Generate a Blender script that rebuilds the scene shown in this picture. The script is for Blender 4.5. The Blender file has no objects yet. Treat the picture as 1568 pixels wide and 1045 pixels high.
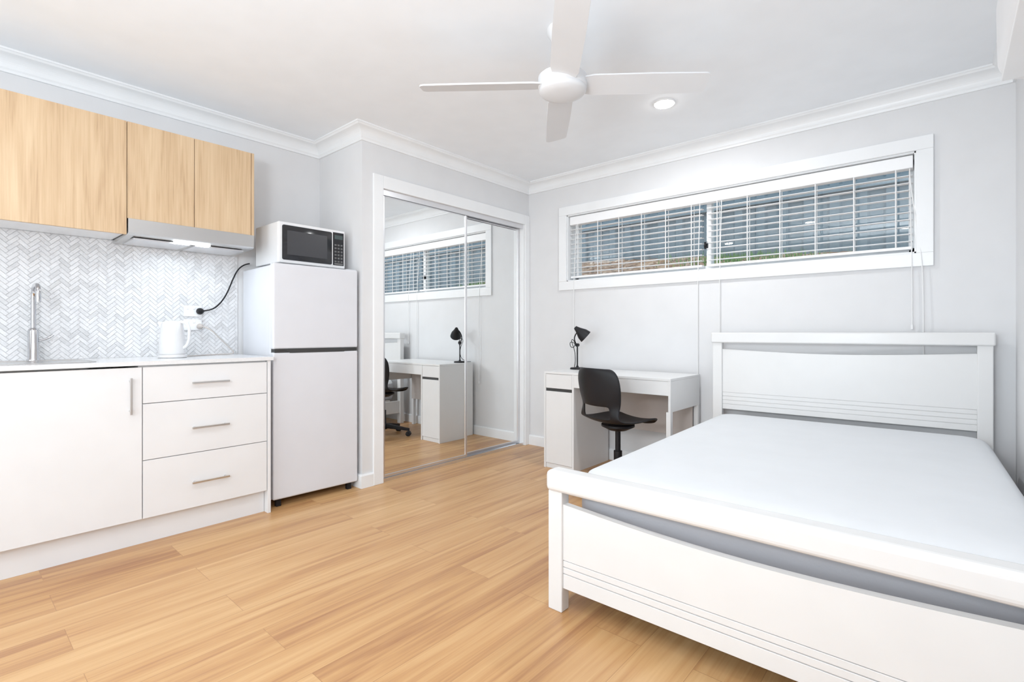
import bpy, bmesh, math, random
from mathutils import Vector, Matrix
random.seed(7)
S=bpy.context.scene
COL=S.collection
S.view_settings.view_transform='Standard'
S.view_settings.look='None'
S.view_settings.exposure=0.07
S.view_settings.gamma=1.10

# ---------------------------------------------------------------- materials
def newmat(name):
    m=bpy.data.materials.new(name); m.use_nodes=True
    return m, m.node_tree.nodes, m.node_tree.links, m.node_tree.nodes['Principled BSDF']
def mat(name,col,rough=0.5,metal=0.0,var=0.015,scale=6.0,bump=0.0,bscale=80,spec=0.5,coat=0.0):
    m,N,L,b=newmat(name)
    tc=N.new('ShaderNodeTexCoord'); nz=N.new('ShaderNodeTexNoise'); nz.inputs['Scale'].default_value=scale
    L.new(tc.outputs['Object'],nz.inputs['Vector'])
    cr=N.new('ShaderNodeValToRGB')
    cr.color_ramp.elements[0].position=0.3; cr.color_ramp.elements[1].position=0.7
    cr.color_ramp.elements[0].color=(*[max(0,c*(1-var)) for c in col],1)
    cr.color_ramp.elements[1].color=(*[min(1,c*(1+var)) for c in col],1)
    L.new(nz.outputs['Fac'],cr.inputs['Fac']); L.new(cr.outputs['Color'],b.inputs['Base Color'])
    b.inputs['Roughness'].default_value=rough; b.inputs['Metallic'].default_value=metal
    b.inputs['Specular IOR Level'].default_value=spec
    b.inputs['Coat Weight'].default_value=coat
    if bump>0:
        n2=N.new('ShaderNodeTexNoise'); n2.inputs['Scale'].default_value=bscale; n2.inputs['Detail'].default_value=4
        L.new(tc.outputs['Object'],n2.inputs['Vector'])
        bp=N.new('ShaderNodeBump'); bp.inputs['Strength'].default_value=bump; bp.inputs['Distance'].default_value=0.01
        L.new(n2.outputs['Fac'],bp.inputs['Height']); L.new(bp.outputs['Normal'],b.inputs['Normal'])
    return m
def emis(name,col,st):
    m,N,L,b=newmat(name)
    b.inputs['Base Color'].default_value=(*col,1)
    b.inputs['Emission Color'].default_value=(*col,1); b.inputs['Emission Strength'].default_value=st
    return m
M_wall=mat('wall_paint',(0.725,0.725,0.735),0.75,bump=0.03,bscale=250)
M_ceil=mat('ceiling_paint',(0.89,0.915,0.945),0.85)
M_trim=mat('trim_gloss_white',(0.85,0.86,0.87),0.35)
M_cab=mat('cabinet_white',(0.79,0.79,0.80),0.25)
M_bed=mat('bed_white_lacquer',(0.75,0.745,0.74),0.25)
M_desk=mat('desk_white',(0.78,0.78,0.78),0.35)
M_frid=mat('fridge_white',(0.69,0.695,0.735),0.3)
M_stone=mat('benchtop_stone',(0.76,0.76,0.77),0.15,var=0.03,scale=120)
M_steel=mat('brushed_steel',(0.62,0.61,0.60),0.28,1.0)
M_chrome=mat('chrome',(0.55,0.55,0.57),0.08,1.0)
M_alu=mat('anodised_aluminium',(0.75,0.75,0.77),0.3,1.0)
M_black=mat('black_plastic',(0.007,0.007,0.009),0.5,var=0.1,spec=0.25)
M_blackgl=mat('black_gloss',(0.010,0.010,0.013),0.12,var=0.1)
M_dark=mat('dark_gap',(0.03,0.03,0.03),0.6)
M_greypl=mat('grey_panel',(0.50,0.45,0.42),0.6)
M_matw=mat('mattress_cover',(0.73,0.75,0.775),0.8,bump=0.15,bscale=14)
M_matg=mat('mattress_border',(0.42,0.42,0.45),0.85,bump=0.1,bscale=60)
M_mirror=mat('mirror_glass',(0.90,0.92,0.92),0.0,1.0,var=0.0)
M_grout=mat('grout',(0.64,0.64,0.65),0.8)
M_plast=mat('white_plastic',(0.80,0.80,0.81),0.35)
M_kettle=mat('kettle_plastic',(0.72,0.72,0.73),0.3)
M_cord=mat('blind_cord',(0.8,0.8,0.8),0.7)
M_fan=mat('fan_white',(0.74,0.75,0.77),0.4)
M_slat=mat('blind_slat_white',(0.93,0.93,0.94),0.35)
M_fence=mat('fence_steel_bluegrey',(0.15,0.20,0.24),0.5)
M_glowdl=emis('downlight_diffuser',(1,0.98,0.95),30)
M_glowhood=emis('hood_lamp',(0.85,0.95,1),14)

def wood_cab():
    m,N,L,b=newmat('light_oak')
    tc=N.new('ShaderNodeTexCoord'); mp=N.new('ShaderNodeMapping'); mp.inputs['Scale'].default_value=(9,9,0.7)
    L.new(tc.outputs['Object'],mp.inputs['Vector'])
    n=N.new('ShaderNodeTexNoise'); n.inputs['Scale'].default_value=2.2; n.inputs['Detail'].default_value=5; n.inputs['Distortion'].default_value=1.0
    L.new(mp.outputs['Vector'],n.inputs['Vector'])
    mp2=N.new('ShaderNodeMapping'); mp2.inputs['Scale'].default_value=(90,90,2.5)
    L.new(tc.outputs['Object'],mp2.inputs['Vector'])
    n2=N.new('ShaderNodeTexNoise'); n2.inputs['Scale'].default_value=1.5; n2.inputs['Detail'].default_value=3
    L.new(mp2.outputs['Vector'],n2.inputs['Vector'])
    ma=N.new('ShaderNodeMath'); ma.operation='MULTIPLY_ADD'; ma.inputs[1].default_value=0.45
    L.new(n2.outputs['Fac'],ma.inputs[0])
    mb=N.new('ShaderNodeMath'); mb.operation='MULTIPLY'; mb.inputs[1].default_value=0.6
    L.new(n.outputs['Fac'],mb.inputs[0]); L.new(mb.outputs[0],ma.inputs[2])
    cr=N.new('ShaderNodeValToRGB'); e=cr.color_ramp.elements
    e[0].position=0.32; e[0].color=(0.43,0.275,0.150,1); e[1].position=0.72; e[1].color=(0.67,0.49,0.305,1)
    x=e.new(0.5); x.color=(0.575,0.395,0.23,1)
    L.new(ma.outputs[0],cr.inputs['Fac']); L.new(cr.outputs['Color'],b.inputs['Base Color'])
    b.inputs['Roughness'].default_value=0.5
    return m
M_oak=wood_cab()
def wood_floor():
    m,N,L,b=newmat('timber_plank_floor')
    tc=N.new('ShaderNodeTexCoord'); mp=N.new('ShaderNodeMapping'); mp.inputs['Rotation'].default_value=(0,0,math.pi/2)
    mp.inputs['Location'].default_value=(0.3,0.07,0)
    L.new(tc.outputs['Object'],mp.inputs['Vector'])
    br=N.new('ShaderNodeTexBrick'); br.offset=0.37; br.offset_frequency=2
    br.inputs['Color1'].default_value=(0,0,0,1); br.inputs['Color2'].default_value=(1,1,1,1); br.inputs['Mortar'].default_value=(0.5,0.5,0.5,1)
    br.inputs['Scale'].default_value=1; br.inputs['Mortar Size'].default_value=0.001; br.inputs['Brick Width'].default_value=1.25; br.inputs['Row Height'].default_value=0.176
    br.inputs['Mortar Smooth'].default_value=0.2
    L.new(mp.outputs['Vector'],br.inputs['Vector'])
    sep=N.new('ShaderNodeSeparateColor'); L.new(br.outputs['Color'],sep.inputs['Color'])
    w=N.new('ShaderNodeMath'); w.operation='MULTIPLY'; w.inputs[1].default_value=23.0; L.new(sep.outputs['Red'],w.inputs[0])
    def nz(sc,detail,dist):
        p=N.new('ShaderNodeMapping'); p.inputs['Scale'].default_value=sc; L.new(tc.outputs['Object'],p.inputs['Vector'])
        n=N.new('ShaderNodeTexNoise'); n.noise_dimensions='4D'; n.inputs['Scale'].default_value=1; n.inputs['Detail'].default_value=detail
        n.inputs['Distortion'].default_value=dist
        L.new(p.outputs['Vector'],n.inputs['Vector']); L.new(w.outputs[0],n.inputs['W']); return n
    a=nz((13,0.8,1),4,1.3); c=nz((110,1.8,1),3,0.2)
    m1=N.new('ShaderNodeMath'); m1.operation='MULTIPLY'; m1.inputs[1].default_value=0.72; L.new(a.outputs['Fac'],m1.inputs[0])
    m2=N.new('ShaderNodeMath'); m2.operation='MULTIPLY_ADD'; m2.inputs[1].default_value=0.26; L.new(c.outputs['Fac'],m2.inputs[0]); L.new(m1.outputs[0],m2.inputs[2])
    m3=N.new('ShaderNodeMath'); m3.operation='MULTIPLY_ADD'; m3.inputs[1].default_value=0.18; L.new(sep.outputs['Red'],m3.inputs[0]); L.new(m2.outputs[0],m3.inputs[2])
    cr=N.new('ShaderNodeValToRGB'); e=cr.color_ramp.elements
    e[0].position=0.39; e[0].color=(0.34,0.145,0.058,1); e[1].position=0.78; e[1].color=(0.68,0.415,0.190,1)
    x=e.new(0.56); x.color=(0.54,0.285,0.112,1)
    L.new(m3.outputs[0],cr.inputs['Fac'])
    mx=N.new('ShaderNodeMix'); mx.data_type='RGBA'; mx.inputs[7].default_value=(0.22,0.09,0.03,1)
    mm=N.new('ShaderNodeMath'); mm.operation='MULTIPLY'; mm.inputs[1].default_value=0.5; L.new(br.outputs['Fac'],mm.inputs[0])
    L.new(mm.outputs[0],mx.inputs[0]); L.new(cr.outputs['Color'],mx.inputs[6]); L.new(mx.outputs[2],b.inputs['Base Color'])
    b.inputs['Roughness'].default_value=0.36
    return m
M_floor=wood_floor()
def marble():
    m,N,L,b=newmat('marble_mosaic')
    at=N.new('ShaderNodeVertexColor'); at.layer_name='tone'
    tc=N.new('ShaderNodeTexCoord'); n=N.new('ShaderNodeTexNoise'); n.inputs['Scale'].default_value=9; n.inputs['Detail'].default_value=6; n.inputs['Distortion'].default_value=1.5
    L.new(tc.outputs['Object'],n.inputs['Vector'])
    cr=N.new('ShaderNodeValToRGB'); e=cr.color_ramp.elements
    e[0].position=0.35; e[0].color=(0.90,0.90,0.905,1); e[1].position=0.6; e[1].color=(1,1,1,1)
    L.new(n.outputs['Fac'],cr.inputs['Fac'])
    mx=N.new('ShaderNodeMix'); mx.data_type='RGBA'; mx.blend_type='MULTIPLY'; mx.inputs[0].default_value=1
    L.new(at.outputs['Color'],mx.inputs[6]); L.new(cr.outputs['Color'],mx.inputs[7]); L.new(mx.outputs[2],b.inputs['Base Color'])
    b.inputs['Roughness'].default_value=0.3
    return m
M_marble=marble()
def glassmat():
    m=bpy.data.materials.new('window_glass'); m.use_nodes=True; N=m.node_tree.nodes; L=m.node_tree.links; N.clear()
    o=N.new('ShaderNodeOutputMaterial'); t=N.new('ShaderNodeBsdfTransparent'); t.inputs['Color'].default_value=(0.93,0.97,0.97,1)
    g=N.new('ShaderNodeBsdfGlossy'); g.inputs['Roughness'].default_value=0.0; mx=N.new('ShaderNodeMixShader'); mx.inputs[0].default_value=0.07
    L.new(t.outputs[0],mx.inputs[1]); L.new(g.outputs[0],mx.inputs[2]); L.new(mx.outputs[0],o.inputs['Surface'])
    return m
M_glass=glassmat()
def mulch():
    m,N,L,b=newmat('leaf_mulch')
    tc=N.new('ShaderNodeTexCoord'); v=N.new('ShaderNodeTexVoronoi'); v.inputs['Scale'].default_value=28; L.new(tc.outputs['Object'],v.inputs['Vector'])
    cr=N.new('ShaderNodeValToRGB'); e=cr.color_ramp.elements
    e[0].color=(0.10,0.055,0.03,1); e[1].color=(0.55,0.38,0.27,1)
    x=e.new(0.4); x.color=(0.32,0.17,0.10,1)
    s=N.new('ShaderNodeSeparateColor'); L.new(v.outputs['Color'],s.inputs['Color']); L.new(s.outputs['Red'],cr.inputs['Fac'])
    L.new(cr.outputs['Color'],b.inputs['Base Color']); b.inputs['Roughness'].default_value=0.9
    return m
M_mulch=mulch()
M_grass=mat('grass_green',(0.12,0.28,0.05),0.8,var=0.4,scale=40)

# ---------------------------------------------------------------- helpers
def empty(name,loc=(0,0,0),rz=0):
    e=bpy.data.objects.new(name,None); e.empty_display_size=0.1; e.location=loc; e.rotation_euler=(0,0,rz); COL.objects.link(e); return e
def obj(name,bm,m,parent=None,smooth=False,loc=None,rot=None):
    me=bpy.data.meshes.new(name); bmesh.ops.recalc_face_normals(bm,faces=bm.faces[:]); bm.to_mesh(me); bm.free()
    if m: 
        for q in (m if isinstance(m,(list,tuple)) else [m]): me.materials.append(q)
    if smooth:
        for p in me.polygons: p.use_smooth=True
    o=bpy.data.objects.new(name,me); COL.objects.link(o)
    if parent: o.parent=parent
    if loc: o.location=loc
    if rot: o.rotation_euler=rot
    return o
def addbox(bm,x0,x1,y0,y1,z0,z1,bev=0,seg=2):
    t=bmesh.new()
    vs=[t.verts.new((x,y,z)) for x in (x0,x1) for y in (y0,y1) for z in (z0,z1)]
    for f in ((0,1,3,2),(4,6,7,5),(0,4,5,1),(2,3,7,6),(0,2,6,4),(1,5,7,3)): t.faces.new([vs[i] for i in f])
    bmesh.ops.recalc_face_normals(t,faces=t.faces[:])
    if bev>0: bmesh.ops.bevel(t,geom=t.edges[:],offset=bev,segments=seg,profile=0.5,affect='EDGES')
    me=bpy.data.meshes.new('t'); t.to_mesh(me); t.free(); bm.from_mesh(me); bpy.data.meshes.remove(me)
def box(name,x0,x1,y0,y1,z0,z1,m,parent=None,bev=0,seg=2):
    bm=bmesh.new(); addbox(bm,x0,x1,y0,y1,z0,z1,bev,seg); return obj(name,bm,m,parent)
def boxes(name,lst,m,parent=None,bev=0,seg=2):
    bm=bmesh.new()
    for b in lst: addbox(bm,*b,bev,seg)
    return obj(name,bm,m,parent)
def lathe(name,prof,m,parent=None,n=40,loc=None,rot=None,smooth=True,closed=False):
    bm=bmesh.new(); rings=[]
    for r,z in prof:
        rings.append([bm.verts.new((max(r,1e-5)*math.cos(2*math.pi*i/n),max(r,1e-5)*math.sin(2*math.pi*i/n),z)) for i in range(n)])
    for a,b in zip(rings,rings[1:]+([rings[0]] if closed else [])):
        for i in range(n): bm.faces.new((a[i],a[(i+1)%n],b[(i+1)%n],b[i]))
    if not closed: bm.faces.new(rings[0]); bm.faces.new(rings[-1])
    o=obj(name,bm,m,parent,smooth,loc,rot)
    if smooth:
        md=o.modifiers.new('es','EDGE_SPLIT'); md.split_angle=math.radians(40)
    return o
def tube(name,pts,r,m,parent=None,cyc=False,kind='NURBS',res=10):
    cu=bpy.data.curves.new(name,'CURVE'); cu.dimensions='3D'; cu.bevel_depth=r; cu.bevel_resolution=4; cu.use_fill_caps=True; cu.resolution_u=res
    if kind=='POLY': sp=cu.splines.new('POLY')
    else: sp=cu.splines.new('NURBS')
    sp.points.add(len(pts)-1)
    for p,c in zip(sp.points,pts): p.co=(*c,1)
    if kind!='POLY': sp.order_u=min(4,len(pts)); sp.use_endpoint_u=True
    cu.materials.append(m)
    o=bpy.data.objects.new(name,cu); COL.objects.link(o)
    if parent: o.parent=parent
    return o
def rrpts(x0,x1,y0,y1,r,k=6):
    out=[]
    for cx,cy,a0 in ((x1-r,y1-r,0),(x0+r,y1-r,90),(x0+r,y0+r,180),(x1-r,y0+r,270)):
        for i in range(k+1):
            a=math.radians(a0+90*i/k); out.append((cx+r*math.cos(a),cy+r*math.sin(a)))
    return out
def loft(name,rings,x0,x1,y0,y1,rc,m,parent=None,smooth=True,matidx=None):
    bm=bmesh.new(); R=[]
    for ins,z in rings:
        r=max(rc-ins,0.004)
        R.append([bm.verts.new((px,py,z)) for px,py in rrpts(x0+ins,x1-ins,y0+ins,y1-ins,r)])
    n=len(R[0])
    for k,(a,b) in enumerate(zip(R,R[1:])):
        for i in range(n):
            f=bm.faces.new((a[i],a[(i+1)%n],b[(i+1)%n],b[i]))
            if matidx: f.material_index=matidx[k]
    f=bm.faces.new(R[0]); f2=bm.faces.new(R[-1])
    if matidx: f2.material_index=matidx[-1]; f.material_index=matidx[0]
    o=obj(name,bm,m,parent,smooth)
    if smooth:
        md=o.modifiers.new('es','EDGE_SPLIT'); md.split_angle=math.radians(35)
    return o
def extr(name,poly,axis,a,b,m,parent=None,bev=0,smooth=False):
    """poly: list of 2D; axis 'x': (y,z) ; 'y': (x,z) ; 'z': (x,y)"""
    bm=bmesh.new()
    def P(p,t):
        return {'x':(t,p[0],p[1]),'y':(p[0],t,p[1]),'z':(p[0],p[1],t)}[axis]
    A=[bm.verts.new(P(p,a)) for p in poly]; B=[bm.verts.new(P(p,b)) for p in poly]; n=len(poly)
    for i in range(n): bm.faces.new((A[i],A[(i+1)%n],B[(i+1)%n],B[i]))
    bm.faces.new(A); bm.faces.new(B)
    bmesh.ops.recalc_face_normals(bm,faces=bm.faces[:])
    if bev>0:
        es=[e for e in bm.edges if e.calc_face_angle(0)>0.6]
        bmesh.ops.bevel(bm,geom=es,offset=bev,segments=2,profile=0.5,affect='EDGES')
    o=obj(name,bm,m,parent,smooth)
    if smooth:
        md=o.modifiers.new('es','EDGE_SPLIT'); md.split_angle=math.radians(35)
    return o
def sweep(name,path,prof,m,closed=False,parent=None):
    """prof points (dist from wall, z). interior on the right of travel direction."""
    n=len(path); bm=bmesh.new(); R=[]
    def nrm(a,b):
        d=(Vector(b)-Vector(a)).normalized(); return Vector((d.y,-d.x))
    for i,p in enumerate(path):
        if closed or 0<i<n-1:
            n1=nrm(path[i-1],p); n2=nrm(p,path[(i+1)%n]); mv=(n1+n2)/(1+n1.dot(n2))
        elif i==0: mv=nrm(p,path[1])
        else: mv=nrm(path[i-1],p)
        R.append([bm.verts.new((p[0]+mv.x*d,p[1]+mv.y*d,z)) for d,z in prof])
    k=len(prof); rng=range(n if closed else n-1)
    for i in rng:
        a=R[i]; b=R[(i+1)%n]
        for j in range(k): bm.faces.new((a[j],a[(j+1)%k],b[(j+1)%k],b[j]))
    if not closed: bm.faces.new(R[0]); bm.faces.new(R[-1])
    return obj(name,bm,m,parent)

# ---------------------------------------------------------------- room
XK=-3.553; YR=1.891; XW=-2.983; YW=3.676; XR=0.27; YB=-1.6; ZC=2.445
box('floor',-3.75,0.45,-1.8,3.9,-0.1,0,M_floor)
box('ceiling',-3.75,0.45,-1.8,3.9,ZC,ZC+0.1,M_ceil)
box('wall_kitchen',XK-0.12,XK,YB-0.12,YW+0.2,0,ZC,M_wall)
box('wall_return',XK,XW-0.1,YR,YR+0.1,0,ZC,M_wall)
OY0,OY1,OZ=2.052,3.608,2.06
boxes('wall_wardrobe',[(XW-0.1,XW,YR,OY0,0,ZC),(XW-0.1,XW,OY1,YW,0,ZC),(XW-0.1,XW,OY0,OY1,OZ,ZC)],M_wall)
WX0,WX1,WZ0,WZ1=-2.545,-0.133,1.505,2.09
boxes('wall_window',[(XW-0.1,XR+0.12,YW,YW+0.2,0,WZ0),(XW-0.1,XR+0.12,YW,YW+0.2,WZ1,ZC),(XW-0.1,WX0,YW,YW+0.2,WZ0,WZ1),(WX1,XR+0.12,YW,YW+0.2,WZ0,WZ1)],M_wall)
box('wall_right',XR,XR+0.12,YB-0.12,YW,0,ZC,M_wall)
# rear wall; wide glazed door added out of view to bring in fill light
RX0,RX1,RZ=-3.0,-0.3,2.1
boxes('wall_rear',[(XK,RX0,YB-0.12,YB,0,ZC),(RX1,XR,YB-0.12,YB,0,ZC),(RX0,RX1,YB-0.12,YB,RZ,ZC)],M_wall)
d=empty('door_1',(0,0,0))
boxes('frame',[(RX0,RX0+0.05,YB-0.1,YB-0.03,0,RZ),(RX1-0.05,RX1,YB-0.1,YB-0.03,0,RZ),(RX0,RX1,YB-0.1,YB-0.03,RZ-0.05,RZ),(RX0,RX1,YB-0.1,YB-0.03,0,0.04),((RX0+RX1)/2-0.03,(RX0+RX1)/2+0.03,YB-0.1,YB-0.03,0.04,RZ-0.05)],M_trim,d)
box('glass',RX0+0.05,RX1-0.05,YB-0.07,YB-0.064,0.04,RZ-0.05,M_glass,d)

path=[(XK,YB),(XK,YR),(XW,YR),(XW,YW),(XR,YW),(XR,YB)]
cove=[(0,2.352),(0.012,2.352),(0.014,2.364),(0.02,2.372)]
for i in range(1,8):
    a=math.radians(90*i/8); cove.append((0.02+0.055*(1-math.cos(a)),2.372+0.052*math.sin(a)))
cove+=[(0.078,2.426),(0.086,2.434),(0.092,2.436),(0.092,ZC),(0,ZC)]
sweep('trim_cornice',path,cove,M_trim,closed=True)
bb=[(0,0),(0.014,0),(0.014,0.082),(0.009,0.092),(0,0.092)]
sweep('baseboard_window',[(XW,OY1+0.068),(XW,YW),(XR,YW),(XR,YB),(RX1,YB)],bb,M_trim)
sweep('baseboard_return',[(XK+0.0,YR),(XW,YR),(XW,OY0-0.08)],bb,M_trim)
# wardrobe architrave
boxes('trim_wardrobe',[(XW,XW+0.016,OY0-0.08,OY0,0,OZ+0.09),(XW,XW+0.016,OY0,OY1,OZ,OZ+0.09),(XW,XW+0.016,OY1,YW-0.002,0,OZ+0.09),
  (XW-0.1,XW,OY0,OY0+0.006,0,OZ),(XW-0.1,XW,OY1-0.006,OY1,0,OZ)],M_trim,bev=0.003)
t=empty('wardrobe_track')
boxes('track_floor',[(XW-0.085,XW-0.004,OY0+0.006,OY1-0.006,0,0.012),(XW-0.012,XW-0.004,OY0+0.006,OY1-0.006,0.012,0.024)],M_alu,t)
boxes('track_head',[(XW-0.085,XW-0.004,OY0+0.006,OY1-0.006,OZ-0.012,OZ),(XW-0.01,XW-0.004,OY0+0.006,OY1-0.006,OZ-0.04,OZ-0.012)],M_alu,t)
for nm,y0,y1,xf in (('sliding_mirror_door',OY0+0.01,2.888,XW-0.016),('sliding_mirror_door',2.862,OY1-0.01,XW-0.05)):
    e=empty(nm,(xf,y0,0.016)); w=y1-y0; h=OZ-0.04-0.016+0.015
    boxes('frame',[(-0.026,0,0,0.022,0,h),(-0.026,0,w-0.022,w,0,h),(-0.026,0,0.022,w-0.022,0,0.03),(-0.026,0,0.022,w-0.022,h-0.022,h)],M_alu,e,bev=0.003)
    box('mirror',-0.016,-0.006,0.022,w-0.022,0.03,h-0.022,M_mirror,e)

# ---------------------------------------------------------------- window
w=empty('window_1',(0,0,0)); A=0.077
boxes('architrave',[(WX0-A,WX1+A,YW-0.018,YW,WZ1,WZ1+A),(WX0-A,WX1+A,YW-0.018,YW,WZ0-A,WZ0),(WX0-A,WX0,YW-0.018,YW,WZ0,WZ1),(WX1,WX1+A,YW-0.018,YW,WZ0,WZ1)],M_trim,w,bev=0.003)
boxes('reveal',[(WX0,WX1,YW,YW+0.2,WZ1-0.008,WZ1),(WX0,WX1,YW,YW+0.2,WZ0,WZ0+0.01),(WX0,WX0+0.008,YW,YW+0.2,WZ0,WZ1),(WX1-0.008,WX1,YW,YW+0.2,WZ0,WZ1)],M_trim,w)
ya,yb=YW+0.13,YW+0.18; xm=-1.344
boxes('sash_frame',[(WX0+0.008,WX1-0.008,ya,yb,WZ0+0.01,WZ0+0.05),(WX0+0.008,WX1-0.008,ya,yb,WZ1-0.045,WZ1-0.008),(WX0+0.008,WX0+0.04,ya,yb,WZ0,WZ1),(WX1-0.04,WX1-0.008,ya,yb,WZ0,WZ1),(xm-0.018,xm+0.018,ya-0.01,yb,WZ0+0.05,WZ1-0.045)],M_trim,w,bev=0.002)
box('glass',WX0+0.03,WX1-0.03,ya+0.02,ya+0.025,WZ0+0.04,WZ1-0.03,M_glass,w)
boxes('latch',[(xm-0.03,xm-0.005,ya-0.03,ya-0.01,1.68,1.73),(xm-0.026,xm-0.012,ya-0.045,ya-0.03,1.695,1.715)],M_black,w,bev=0.002)
ys=YW+0.055
bc=(WX0+WX1)/2; b=empty('venetian_blind',(bc,ys,1.53)); H=(WX1-WX0)/2-0.015
box('headrail',-H,H,-0.035,0.03,0.475,0.548,M_slat,b,bev=0.004)
for bi,(B0,B1) in enumerate(((WX0+0.015,-1.362),(-1.334,WX1-0.015))):
    o0=(B0+B1)/2-bc; hw=(B1-B0)/2
    bm=bmesh.new(); z=0.055; tilt=-0.03
    while z<0.465:
        vs=[(yy,z+zz-yy*tilt) for yy,zz in ((-0.024,0),(-0.012,0.002),(0,0.003),(0.012,0.002),(0.024,0))]
        top=[([bm.verts.new((o0+X,a,c)) for a,c in vs],[bm.verts.new((o0+X,a,c-0.003)) for a,c in vs]) for X in (-hw+0.003,hw-0.003)]
        (a0,b0),(a1,b1)=top
        for i in range(4):
            bm.faces.new((a0[i],a0[i+1],a1[i+1],a1[i])); bm.faces.new((b0[i],b1[i],b1[i+1],b0[i+1]))
        bm.faces.new((a0[0],a1[0],b1[0],b0[0])); bm.faces.new((a0[4],b0[4],b1[4],a1[4]))
        z+=0.0425
    obj('slats_%d'%bi,bm,M_slat,b)
    box('bottom_rail_%d'%bi,o0-hw+0.003,o0+hw-0.003,-0.026,0.026,0.005,0.022,M_slat,b,bev=0.003)
    lad=[]
    for i in range(6):
        x=o0-hw+0.08+i*(2*hw-0.16)/5
        lad+= [(x-0.003,x+0.003,-0.029,-0.0265,0.02,0.475),(x-0.0025,x+0.0025,0.0265,0.029,0.02,0.475)]
    boxes('ladder_cords_%d'%bi,lad,M_cord,b)
for i,(x,ze) in enumerate(((-2.46,0.56),(-1.375,0.45),(-1.22,0.95),(-0.150,1.1),(-0.10,0.92))):
    xs=min(x,WX1-0.03); cx=bc
    tube('pull_cord_%d'%i,[(xs-cx,-0.036,0.47),(xs-cx,-0.04,0.37),(x-cx,YW-0.024-ys,-0.03),(x-cx,YW-0.024-ys,-0.23),(x-cx,YW-0.024-ys,ze-1.53)],0.0028,M_cord,b)
    lathe('tassel_%d'%i,[(0.002,0.0),(0.006,-0.01),(0.006,-0.03),(0.001,-0.032)],M_plast,b,n=12,loc=(x-cx,YW-0.024-ys,ze-1.53))

# outside
f=empty('boundary_fence',(0,0,0))
bm=bmesh.new(); pts=[]; x=-9
while x<3.5:
    for dx,dy in ((0,0),(0.02,-0.03),(0.09,-0.03),(0.11,0)): pts.append((x+dx,5.2+dy))
    x+=0.2
A0=[bm.verts.new((p[0],p[1],1.2)) for p in pts]; B0=[bm.verts.new((p[0],p[1],3.6)) for p in pts]
for i in range(len(pts)-1): bm.faces.new((A0[i],A0[i+1],B0[i+1],B0[i]))
obj('sheet',bm,M_fence,f)
box('rail',-9,3.5,5.14,5.17,2.28,2.34,M_fence,f)
bm=bmesh.new(); g=[]; nx=60; ny=12
for j in range(ny+1):
    row=[]
    for i in range(nx+1):
        X=-9+12.5*i/nx; Y=3.88+1.35*j/ny; base=1.74+0.065*max(0,-X-0.24)
        Z=1.38+(base-1.38)*(j/ny)+random.uniform(-0.012,0.012)
        row.append(bm.verts.new((X,Y,Z)))
    g.append(row)
for j in range(ny):
    for i in range(nx): bm.faces.new((g[j][i],g[j][i+1],g[j+1][i+1],g[j+1][i]))
obj('ground_garden_bank',bm,M_mulch)
bm=bmesh.new()
for k in range(500):
    X=random.gauss(-1.45,0.33); Y=random.uniform(4.75,5.15); base=1.74+0.065*max(0,-X-0.24)
    Z=1.38+(base-1.38)*((Y-3.88)/1.35)-0.01; h=random.uniform(0.04,0.1); a=random.uniform(0,6.28); dx=0.007*math.cos(a); dy=0.007*math.sin(a)
    v=[bm.verts.new(q) for q in ((X-dx,Y-dy,Z),(X+dx,Y+dy,Z),(X+random.uniform(-.03,.03),Y+random.uniform(-.03,.03),Z+h))]; bm.faces.new(v)
obj('grass_tuft',bm,M_grass)

# ---------------------------------------------------------------- kitchen base
XF=-2.985
k=empty('kitchen_base_cabinet',(0,0,0))
boxes('carcass',[(XK+0.002,XF-0.02,-0.6,1.266,0.13,0.70),(XK+0.002,XF-0.02,0.655,1.266,0.70,0.888)],M_cab,k)
box('kickboard',XK+0.002,XF-0.045,-0.6,1.266,0,0.13,M_cab,k)
box('end_panel',XK+0.002,XF+0.002,1.268,1.286,0,0.889,M_cab,k,bev=0.001)
g_=0.0018
for i,(z0,z1) in enumerate(((0.70,0.882),(0.42,0.70),(0.132,0.42))):
    box('drawer_front_%d'%i,XF-0.018,XF,0.668+g_,1.266-g_,z0+g_,z1-g_,M_cab,k,bev=0.001)
box('door_front_0',XF-0.018,XF,0.068+g_,0.668-g_,0.132+g_,0.882-g_,M_cab,k,bev=0.001)
box('door_front_1',XF-0.018,XF,-0.6,0.068-g_,0.132+g_,0.882-g_,M_cab,k,bev=0.001)
def handle_h(y0,y1,z,nm):
    boxes(nm,[(XF+0.022,XF+0.030,y0,y1,z-0.005,z+0.005),(XF,XF+0.024,y0+0.012,y0+0.02,z-0.004,z+0.004),(XF,XF+0.024,y1-0.02,y1-0.012,z-0.004,z+0.004)],M_steel,k,bev=0.0012)
handle_h(0.876,1.056,0.789,'handle_0'); handle_h(0.876,1.056,0.554,'handle_1'); handle_h(0.876,1.056,0.268,'handle_2')
boxes('handle_3',[(XF+0.022,XF+0.030,0.613,0.623,0.655,0.832),(XF,XF+0.024,0.614,0.622,0.668,0.676),(XF,XF+0.024,0.614,0.622,0.812,0.82)],M_steel,k,bev=0.0012)
SX0,SX1,SY0,SY1=-3.40,-3.07,0.02,0.50
boxes('countertop',[(XK+0.001,XF+0.012,-0.6,SY0,0.89,0.91),(XK+0.001,XF+0.012,SY1,1.298,0.89,0.91),(XK+0.001,SX0,SY0,SY1,0.89,0.91),(SX1,XF+0.012,SY0,SY1,0.89,0.91)],M_stone)
s=empty('kitchen_sink',(0,0,0))
loft('basin',[(-0.012,0.9105),(-0.012,0.9125),(0.0,0.9125),(0.006,0.905),(0.008,0.76),(0.03,0.745)],SX0,SX1,SY0,SY1,0.04,M_steel,s)
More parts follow.
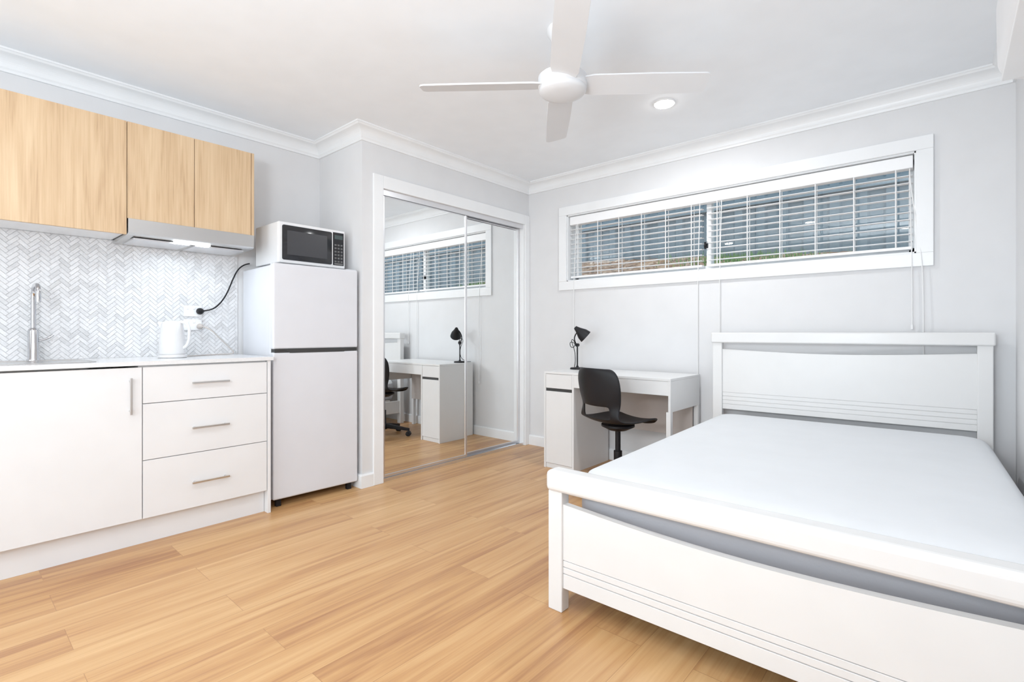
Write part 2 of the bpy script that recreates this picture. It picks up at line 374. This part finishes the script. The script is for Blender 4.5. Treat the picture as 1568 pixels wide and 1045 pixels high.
lathe('waste',[(0.0,0.0),(0.04,0.0),(0.04,0.004),(0.0,0.006)],M_chrome,s,n=24,loc=(-3.24,0.26,0.7455))
fct=empty('kitchen_faucet',(-3.472,0.324,0.91))
lathe('body',[(0.027,0),(0.027,0.006),(0.022,0.012),(0.022,0.15),(0.018,0.158),(0.012,0.165)],M_chrome,fct,n=28)
tube('spout',[(0,0,0.15),(0,0,0.25),(0,0,0.345),(0.03,0,0.375),(0.12,0,0.375),(0.17,0,0.37),(0.185,0,0.34),(0.185,0,0.29)],0.0105,M_chrome,fct)
tube('lever',[(0.0,0.02,0.10),(0.0,0.06,0.11),(0,0.075,0.13)],0.006,M_chrome,fct)

# splash-back
def clip(poly,y0,y1,z0,z1):
    def cl(P,inside,inter):
        out=[]
        for i in range(len(P)):
            a=P[i-1]; b=P[i]
            if inside(b):
                if not inside(a): out.append(inter(a,b))
                out.append(b)
            elif inside(a): out.append(inter(a,b))
        return out
    def iv(ax,v):
        def f(a,b):
            t=(v-a[ax])/(b[ax]-a[ax]); return (a[0]+(b[0]-a[0])*t,a[1]+(b[1]-a[1])*t)
        return f
    for ax,v,sg in ((0,y0,1),(0,y1,-1),(1,z0,1),(1,z1,-1)):
        if not poly: return poly
        poly=cl(poly,lambda p,ax=ax,v=v,sg=sg:(p[ax]-v)*sg>=0,iv(ax,v))
    return poly
TY0,TY1,TZ0,TZ1=-0.6,1.312,0.9105,1.571
sp=empty('herringbone_splashback',(0,0,0))
box('grout',XK+0.0005,XK+0.006,TY0,TY1,TZ0,TZ1,M_grout,sp)
bm=bmesh.new(); cl_=bm.loops.layers.color.new('tone')
W=0.0185; n=3; gp=0.0009; c45=math.cos(math.pi/4)
for i in range(-120,121):
    for j in range(-26,27):
        ox=i+n*j; oy=i-n*j
        for (ax,ay,bx,by) in ((ox,oy,ox+n,oy+1),(ox,oy+1,ox+1,oy+1+n)):
            q=[(ax*W+gp,ay*W+gp),(bx*W-gp,ay*W+gp),(bx*W-gp,by*W-gp),(ax*W+gp,by*W-gp)]
            q=[(0.4+c45*(x-y),1.2+c45*(x+y)) for x,y in q]
            if max(p[0] for p in q)<TY0 or min(p[0] for p in q)>TY1 or max(p[1] for p in q)<TZ0 or min(p[1] for p in q)>TZ1: continue
            q=clip(q,TY0+0.0005,TY1-0.0005,TZ0,TZ1)
            if len(q)<3: continue
            try: fc=bm.faces.new([bm.verts.new((XK+0.0085,p[0],p[1])) for p in q])
            except: continue
            tn=random.choice((0.76,0.76,0.755,0.745,0.73,0.71,0.65))+random.uniform(-0.015,0.015)
            for lp in fc.loops: lp[cl_]=(tn**0.4545,tn**0.4545,(tn*1.01)**0.4545,1)
o=obj('tiles',bm,M_marble,sp)

# outlets and cords
def outlet(y,z):
    e=empty('power_outlet',(XK+0.0092,y,z))
    box('plate',0,0.008,-0.05,0.05,-0.034,0.034,M_plast,e,bev=0.003)
    boxes('switches',[(0.008,0.012,-0.035,-0.023,0.012,0.028),(0.008,0.012,0.0,0.012,0.012,0.028)],M_plast,e,bev=0.001)
outlet(1.05,1.185); outlet(1.05,1.10)
pl=empty('black_power_cord',(0,0,0)); xo=XK+0.0172
lathe('plug',[(0.018,0),(0.021,0.01),(0.016,0.035),(0.006,0.045)],M_black,pl,n=20,loc=(xo,1.085,1.185),rot=(0,math.pi/2,0))
tube('cable',[(xo+0.04,1.085,1.185),(xo+0.08,1.12,1.19),(xo+0.05,1.17,1.21),(xo+0.02,1.24,1.30),(xo+0.01,1.28,1.42),(xo+0.02,1.32,1.50),(xo+0.04,1.37,1.51)],0.0045,M_black,pl)
pl=empty('white_power_cord',(0,0,0)) 
lathe('plug',[(0.016,0),(0.018,0.01),(0.014,0.03),(0.005,0.04)],M_greypl,pl,n=20,loc=(xo,1.085,1.09),rot=(0,math.pi/2,0))
tube('cable',[(xo+0.03,1.085,1.09),(xo+0.06,1.12,1.085),(xo+0.05,1.18,1.02),(xo+0.04,1.25,0.95),(xo+0.05,1.28,0.914),(xo+0.05,1.22,0.9135),(xo+0.06,1.1,0.9135),(-3.33,0.95,0.9135),(-3.32,0.93,0.918)],0.0035,M_greypl,pl)

# kettle
kt=empty('electric_kettle',(-3.29,0.875,0.91),math.radians(41)); kt.scale=(0.86,0.86,0.94)
lathe('base',[(0.075,0),(0.082,0.004),(0.082,0.016),(0.07,0.022)],M_kettle,kt)
lathe('jug',[(0.072,0.022),(0.076,0.03),(0.074,0.08),(0.066,0.16),(0.060,0.205),(0.055,0.212),(0.03,0.220),(0.0,0.222)],M_kettle,kt)
extr('spout',[(-0.055,0.212),(-0.088,0.216),(-0.078,0.19),(-0.062,0.16),(-0.05,0.17)],'y',-0.018,0.018,M_kettle,kt,bev=0.004)
tube('handle',[(0.045,0,0.212),(0.085,0,0.216),(0.112,0,0.19),(0.112,0,0.12),(0.100,0,0.07),(0.065,0,0.055)],0.0095,M_kettle,kt)

# overhead cabinets
XO=-3.20
oc=empty('overhead_cabinet',(0,0,0))
boxes('carcass',[(XK+0.001,XO-0.018,-0.55,0.648,1.572,2.145),(XK+0.001,XO-0.018,0.648,1.272,1.648,2.145)],M_cab,oc)
for i,(y0,y1,z0) in enumerate(((-0.55,0.05,1.56),(0.05,0.65,1.56),(0.65,0.958,1.645),(0.958,1.262,1.645))):
    box('door_%d'%i,XO-0.017,XO,y0+0.0015,y1-0.0015,z0,2.146,M_oak,oc,bev=0.001)
box('end_panel',XK+0.001,XO,1.263,1.279,1.645,2.146,M_oak,oc)
h=empty('range_hood',(0,0,0))
extr('hood_body',[(XK+0.02,1.644),(XO+0.006,1.644),(XO+0.006,1.572),(XO+0.0,1.566),(XO-0.02,1.562),(XK+0.10,1.552),(XK+0.02,1.552)],'y',0.654,1.276,M_steel,h)
boxes('filter',[(XK+0.06,XO-0.06,0.69,0.95,1.548,1.556),(XK+0.06,XO-0.06,0.98,1.24,1.548,1.556)],M_alu,h)
box('lamp_lens',XO-0.052,XO-0.034,0.87,1.05,1.553,1.563,M_glowhood,h)

# ---------------------------------------------------------------- fridge
fr=empty('refrigerator',(-3.02,1.315,0),math.radians(-2.5)); FW=0.552
box('body',-0.515,-0.055,0.004,FW-0.004,0.04,1.462,M_frid,fr,bev=0.008,seg=3)
box('upper_door',-0.052,0,0,FW,0.952,1.47,M_frid,fr,bev=0.010,seg=3)
box('lower_door',-0.052,0,0,FW,0.05,0.932,M_frid,fr,bev=0.010,seg=3)
box('door_gasket',-0.058,-0.046,0.01,FW-0.01,0.06,1.45,M_dark,fr)
box('handle_recess',-0.045,-0.003,0.01,FW-0.01,0.93,0.954,M_dark,fr)
extr('handle_lip',[(0.10,0.928),(0.452,0.928),(0.475,0.945),(0.54,0.945),(0.54,0.952),(0.012,0.952),(0.012,0.945),(0.075,0.945)],'x',-0.01,0.002,M_dark,fr)
boxes('feet',[(-0.06,-0.03,0.03,0.06,0,0.05),(-0.06,-0.03,FW-0.06,FW-0.03,0,0.05),(-0.5,-0.47,0.03,0.06,0,0.05),(-0.5,-0.47,FW-0.06,FW-0.03,0,0.05)],M_black,fr,bev=0.003)
box('hinge_cap',-0.09,-0.01,FW-0.08,FW-0.01,1.462,1.474,M_frid,fr,bev=0.003)

# microwave
mw=empty('microwave_oven',(-3.095,1.38,1.4725))
box('case',-0.333,-0.012,0,0.447,0.012,0.266,M_plast,mw,bev=0.006,seg=3)
box('front_frame',-0.014,0.004,0.0,0.447,0.012,0.266,M_plast,mw,bev=0.006,seg=3)
loft('door_glass',[(0.0,0.0),(0,0.004),(0.002,0.005)],-0.12,0.12,-0.165,0.165,0.012,M_blackgl,mw).matrix_local=Matrix.Translation((0.0035,0.185,0.139))@Matrix.Rotation(math.pi/2,4,'Y')@Matrix.Scale(0.9,4,(1,0,0))
box('window_mesh',0.008,0.0095,0.05,0.315,0.065,0.215,mat('microwave_mesh',(0.035,0.035,0.04),0.3),mw)
box('control_panel',0.0035,0.008,0.358,0.436,0.03,0.25,M_blackgl,mw,bev=0.002)
btn=[]
for r in range(6):
    for c in range(3): btn.append((0.008,0.0095,0.368+c*0.022,0.368+c*0.022+0.014,0.05+r*0.022,0.05+r*0.022+0.011))
boxes('buttons',btn,mat('button_grey',(0.10,0.10,0.10),0.5),mw)
box('display',0.008,0.0092,0.368,0.427,0.205,0.232,mat('lcd',(0.05,0.07,0.07),0.1),mw)
box('open_button',0.008,0.011,0.366,0.428,0.034,0.044,mat('open_btn',(0.12,0.12,0.12),0.4),mw)
boxes('feet',[(-0.31,-0.28,0.03,0.06,0,0.014),(-0.31,-0.28,0.39,0.42,0,0.014),(-0.06,-0.03,0.03,0.06,0,0.014),(-0.06,-0.03,0.39,0.42,0,0.014)],M_black,mw)

# ---------------------------------------------------------------- desk
dk=empty('writing_desk',(-2.385,3.13,0)); DW=1.03; DD=0.505
box('top',0,DW,0,DD,0.732,0.75,M_desk,dk,bev=0.002)
boxes('pedestal',[(0,0.016,0.0,DD,0,0.732),(0.262,0.278,0.0,DD,0,0.732),(0.016,0.262,DD-0.02,DD,0.03,0.732),(0.016,0.262,0.02,DD-0.02,0.03,0.046)],M_desk,dk)
box('pedestal_base',0.016,0.262,0.012,0.03,0,0.035,M_desk,dk)
box('drawer_front',0.018,0.26,0.001,0.018,0.622,0.73,M_desk,dk,bev=0.001)
box('cupboard_door',0.018,0.26,0.001,0.018,0.04,0.598,M_desk,dk,bev=0.001)
box('slot',0.018,0.26,0.008,0.02,0.596,0.624,M_dark,dk)
box('apron',0.278,DW-0.016,0.001,0.018,0.638,0.731,M_desk,dk,bev=0.001)
box('drawer_box',0.30,DW-0.03,0.018,0.40,0.645,0.72,M_desk,dk)
box('back_panel',0.278,DW-0.03,DD-0.06,DD-0.046,0.30,0.731,M_greypl,dk)
boxes('right_side',[(DW-0.016,DW,0,DD,0.53,0.732),(DW-0.03,DW,0,0.035,0,0.53),(DW-0.03,DW,DD-0.035,DD,0,0.53)],M_desk,dk,bev=0.001)

# desk lamp
dl=empty('desk_lamp',(-2.30,3.47,0.75))
lathe('base',[(0.06,0),(0.06,0.008),(0.055,0.014),(0.012,0.018),(0.008,0.03)],M_black,dl,n=32)
tube('stem',[(0,0,0.015),(0,0,0.20)],0.006,M_black,dl,kind='POLY')
tube('arm',[(0,0,0.19),(-0.03,0,0.23),(-0.035,0.0,0.27),(0.0,0,0.31),(0.02,0,0.325)],0.005,M_black,dl)
lathe('knuckle',[(0,-0.012),(0.014,-0.012),(0.014,0.012),(0,0.012)],M_black,dl,n=20,loc=(0,0,0.20),rot=(math.pi/2,0,0))
sh=lathe('shade',[(0.0,0.07),(0.014,0.068),(0.020,0.05),(0.028,0.03),(0.048,-0.01),(0.056,-0.05),(0.053,-0.05),(0.045,-0.01),(0.02,0.02),(0.0,0.02)],M_black,dl,n=32)
sh.matrix_local=Matrix.Translation((0.045,-0.01,0.30))@Matrix.Rotation(math.radians(38),4,'Z')@Matrix.Rotation(math.radians(-48),4,'Y')
tube('cable',[(-0.01,-0.02,0.21),(-0.05,-0.03,0.24),(-0.06,-0.03,0.19),(-0.02,-0.03,0.17),(0.0,-0.02,0.21),(-0.04,-0.02,0.26),(-0.06,0,0.22),(-0.01,-0.012,0.15),(-0.012,-0.01,0.02),(-0.08,0.06,0.004),(-0.07,0.15,0.004)],0.0028,M_black,dl)

# ---------------------------------------------------------------- chair
ch=empty('swivel_chair',(-1.665,3.0,0),math.radians(-17.5))
prof=[(0.215,0.425,0.13),(0.212,0.445,0.165),(0.185,0.460,0.19),(0.10,0.462,0.208),(0.0,0.452,0.214),(-0.09,0.452,0.212),(-0.155,0.462,0.20),(-0.195,0.49,0.185),(-0.215,0.535,0.178),(-0.225,0.575,0.183),(-0.235,0.63,0.198),(-0.245,0.69,0.207),(-0.255,0.75,0.205),(-0.262,0.80,0.185),(-0.266,0.825,0.145)]
bm=bmesh.new(); G=[]; NX=12
for i,(y,z,hw) in enumerate(prof):
    row=[]; back=min(1,max(0,(i-6)/3))
    for j in range(NX+1):
        u=-1+2*j/NX; x=u*hw
        row.append(bm.verts.new((x,y+back*0.075*u*u+(0.012*u*u if i<3 else 0)*-1,z+(1-back)*0.022*u*u)))
    G.append(row)
for i in range(len(prof)-1):
    for j in range(NX):
        if i in (7,8) and 2<=j<=NX-3: continue
        bm.faces.new((G[i][j],G[i][j+1],G[i+1][j+1],G[i+1][j]))
o=obj('shell',bm,M_black,ch,True)
md=o.modifiers.new('s','SOLIDIFY'); md.thickness=0.012; md.offset=-1
md=o.modifiers.new('ss','SUBSURF'); md.levels=2; md.render_levels=2
lathe('mount',[(0.0,0.40),(0.06,0.40),(0.11,0.425),(0.11,0.438),(0,0.438)],M_black,ch,n=28)
lathe('gas_column',[(0.028,0.09),(0.028,0.26),(0.018,0.262),(0.018,0.41)],M_black,ch,n=28)
lathe('hub',[(0.0,0.07),(0.04,0.07),(0.042,0.11),(0.03,0.13),(0.0,0.13)],M_black,ch,n=28)
bm=bmesh.new()
for i in range(5):
    a=2*math.pi*i/5+0.3; R=Matrix.Rotation(a,4,'Z')
    vs=[]
    for r,hw,z0,z1 in ((0.03,0.022,0.08,0.125),(0.27,0.013,0.055,0.078)):
        vs.append([bm.verts.new(R@Vector((r,s_*hw,zz))) for s_,zz in ((-1,z0),(1,z0),(1,z1),(-1,z1))])
    a0,b0=vs
    for q in range(4): bm.faces.new((a0[q],a0[(q+1)%4],b0[(q+1)%4],b0[q]))
    bm.faces.new(a0); bm.faces.new(b0)
    t=bmesh.new()
    bmesh.ops.create_cone(t,cap_ends=True,segments=20,radius1=0.025,radius2=0.025,depth=0.04)
    bmesh.ops.transform(t,matrix=R@Matrix.Translation((0.262,0,0.0255))@Matrix.Rotation(math.pi/2,4,'X'),verts=t.verts)
    me=bpy.data.meshes.new('t'); t.to_mesh(me); t.free(); bm.from_mesh(me); bpy.data.meshes.remove(me)
    t=bmesh.new(); addbox(t,0.255,0.27,-0.006,0.006,0.02,0.07); bmesh.ops.transform(t,matrix=R,verts=t.verts)
    me=bpy.data.meshes.new('t'); t.to_mesh(me); t.free(); bm.from_mesh(me); bpy.data.meshes.remove(me)
obj('star_base',bm,M_black,ch)

# ---------------------------------------------------------------- bed
bd=empty('bed_frame',(-1.15,1.535,0),math.radians(2.2)); BW=1.41; BL=2.06
def curved(x0,x1,z0,z1,dip,n=24):
    P=[(x0,z0),(x1,z0)]
    for i in range(n+1):
        t=1-i/n; P.append((x0+(x1-x0)*t,z1-dip*math.sin(math.pi*t)))
    return P
foot=[]
foot.append(boxes('foot_posts',[(0,0.062,0,0.05,0,0.452),(BW-0.062,BW,0,0.05,0,0.452)],M_bed,bd,bev=0.004))
foot.append(box('foot_cap',-0.006,BW+0.004,-0.014,0.068,0.45,0.53,M_bed,bd,bev=0.020,seg=4))
foot.append(extr('foot_panel',curved(0.055,BW-0.055,0.09,0.405,0.03),'y',0.016,0.04,M_bed,bd))
gz=[0.09,0.147,0.172,0.197]
foot.append(boxes('foot_slats',[(0.062,BW-0.062,0.010,0.018,gz[i],gz[i+1]-0.0028) for i in range(3)],M_bed,bd,bev=0.0015))
foot.append(extr('foot_panel_face',curved(0.062,BW-0.062,0.197,0.405,0.03),'y',0.010,0.018,M_bed,bd))
for o in foot: o.matrix_local=Matrix.Rotation(math.radians(-1.6),4,'Z')
HY=2.0
boxes('head_posts',[(0,0.062,HY,HY+0.05,0,0.985),(BW-0.062,BW,HY,HY+0.05,0,0.985)],M_bed,bd,bev=0.004)
box('head_cap',-0.008,BW+0.008,HY-0.012,HY+0.058,0.982,1.052,M_bed,bd,bev=0.008,seg=3)
extr('head_panel',curved(0.055,BW-0.055,0.53,0.94,0.022),'y',HY+0.018,HY+0.04,M_bed,bd)
gz=[0.53,0.565,0.592,0.619,0.645]
boxes('head_slats',[(0.062,BW-0.062,HY+0.013,HY+0.02,gz[i],gz[i+1]-0.002) for i in range(4)],M_bed,bd,bev=0.001)
extr('head_panel_face',curved(0.062,BW-0.062,0.645,0.94,0.022),'y',HY+0.013,HY+0.02,M_bed,bd)
boxes('side_rails',[(0.012,0.037,0.04,HY,0.12,0.262),(BW-0.045,BW-0.02,0.02,HY,0.12,0.262)],M_bed,bd,bev=0.003)
boxes('slats',[(0.037,BW-0.045,0.10+i*0.115,0.10+i*0.115+0.06,0.262,0.276) for i in range(16)],M_greypl,bd)
boxes('lower_rail',[(0.037,BW-0.045,1.0,1.04,0.20,0.262),(0.68,0.73,1.0,1.04,0,0.20)],M_bed,bd)
mt=empty('mattress',(-1.15,1.535,0.277),math.radians(2.2))
rg=[(0.03,0.0),(0.008,0.008),(0.0,0.03),(-0.002,0.10),(0.0,0.165),(0.004,0.185),(0.012,0.205),(0.026,0.222),(0.045,0.232),(0.09,0.238),(0.3,0.241)]
mo=loft('mattress_body',rg,0.05,BW-0.012,0.075,1.992,0.13,[M_matg,M_matw],mt,matidx=[0,0,0,0,0,1,1,1,1,1,1])
mo.modifiers.clear()

# ---------------------------------------------------------------- ceiling fan
fn=empty('ceiling_fan',(-1.333,1.889,0),math.radians(38.5))
lathe('canopy',[(0.0,ZC),(0.07,ZC),(0.07,ZC-0.02),(0.045,ZC-0.06),(0.018,ZC-0.065),(0.0,ZC-0.065)],M_fan,fn)
lathe('rod',[(0.013,ZC-0.06),(0.013,2.24)],M_fan,fn,n=20)
DZ=-0.028
lathe('motor',[(r,z+DZ) for r,z in [(0.02,2.275),(0.05,2.270),(0.098,2.262),(0.112,2.250),(0.112,2.206),(0.106,2.200),(0.108,2.197),(0.108,2.188),(0.10,2.178),(0.07,2.168),(0.03,2.163),(0.0,2.162)]],M_fan,fn,n=56)
out=[(0.095,-0.052),(0.14,-0.062),(0.40,-0.064),(0.635,-0.060)]
for i in range(7):
    a=math.radians(-90+90*i/6); out.append((0.635+0.02*math.cos(a),-0.040+0.02*math.sin(a)))
for i in range(7):
    a=math.radians(0+90*i/6); out.append((0.625+0.03*math.cos(a),0.032+0.03*math.sin(a)))
out+=[(0.40,0.066),(0.14,0.064),(0.095,0.052)]
for k_ in range(4):
    bl=extr('blade_%d'%k_,out,'z',-0.003,0.004,M_fan,fn)
    bl.matrix_local=Matrix.Rotation(math.pi/2*k_,4,'Z')@Matrix.Translation((0,0,2.216+DZ))@Matrix.Rotation(math.radians(-14),4,'X')

# downlights
DLS=((-1.295,2.90),(-1.295,0.45),(-2.55,-0.4),(-0.4,-0.7))
for i,(x,y) in enumerate(DLS):
    e=empty('ceiling_downlight',(x,y,ZC))
    lathe('rim',[(0.058,0.0),(0.066,0.0),(0.066,-0.004),(0.062,-0.007),(0.058,-0.007)],M_trim,e,n=32,closed=True)
    lathe('diffuser',[(0,-0.002),(0.058,-0.002),(0.056,-0.010),(0.04,-0.016),(0,-0.018)],M_glowdl,e,n=32)

# air conditioner on the right wall
ac=empty('air_conditioner',(0,0,0))
P=[(XR,1.88),(0.19,1.882)]
for i in range(9):
    a=math.radians(-100-80*i/8); P.append((0.20+0.072*math.cos(a),1.955+0.072*math.sin(a)))
P+=[(0.125,2.10)]
for i in range(7):
    a=math.radians(180-90*i/6); P.append((0.155+0.03*math.cos(a),2.14+0.03*math.sin(a)))
P+=[(XR,2.17)]
extr('case',P,'y',1.50,2.34,M_plast,ac,smooth=True)
boxes('louvre',[(0.135,0.2,1.54,2.30,1.877,1.886)],M_trim,ac,bev=0.002)

# ---------------------------------------------------------------- lights
def area(name,loc,rot,sx,sy,e,col=(1,1,1),shape='RECTANGLE'):
    l=bpy.data.lights.new(name,'AREA'); l.shape=shape; l.size=sx; 
    if shape=='RECTANGLE': l.size_y=sy
    l.energy=e; l.color=col; o=bpy.data.objects.new(name,l); o.location=loc; o.rotation_euler=rot; COL.objects.link(o); return o
for i,(x,y) in enumerate(DLS):
    area('downlight_lamp',(x,y,ZC-0.020),(0,0,0),0.1,0,(11,4,4,4)[i],(0.95,0.98,1),'DISK')
area('added_rear_fill',((RX0+RX1)/2,YB-0.02,1.05),(math.radians(-90),0,math.radians(180)),2.6,2.0,25,(0.90,0.96,1))  # soft fill lamp added in the made-up rear door, behind the camera
# added unseen fill lamp behind the camera, aimed at the ceiling over the room
o=area('added_bounce_fill',(-0.5,-0.7,1.5),(0,0,0),0.5,0.5,42,(0.90,0.95,1))
o.rotation_euler=Vector((-0.35,0.76,0.66)).to_track_quat('-Z','Y').to_euler()
area('hood_lamp_light',(XO-0.043,0.96,1.55),(0,0,0),0.02,0.18,1.4,(0.75,0.9,1))
W_=bpy.data.worlds.new('World'); S.world=W_; W_.use_nodes=True
W_.node_tree.nodes['Background'].inputs[0].default_value=(0.80,0.90,1.0,1)
W_.node_tree.nodes['Background'].inputs[1].default_value=2.2

# ---------------------------------------------------------------- camera
c=bpy.data.cameras.new('camera'); co=bpy.data.objects.new('camera',c); COL.objects.link(co)
co.location=(0,0,1.05); co.rotation_euler=(math.radians(90),0,math.radians(40.97))
c.sensor_width=36; c.lens=36*767/1568; c.shift_y=-12.5/1568; c.clip_start=0.02
S.camera=co
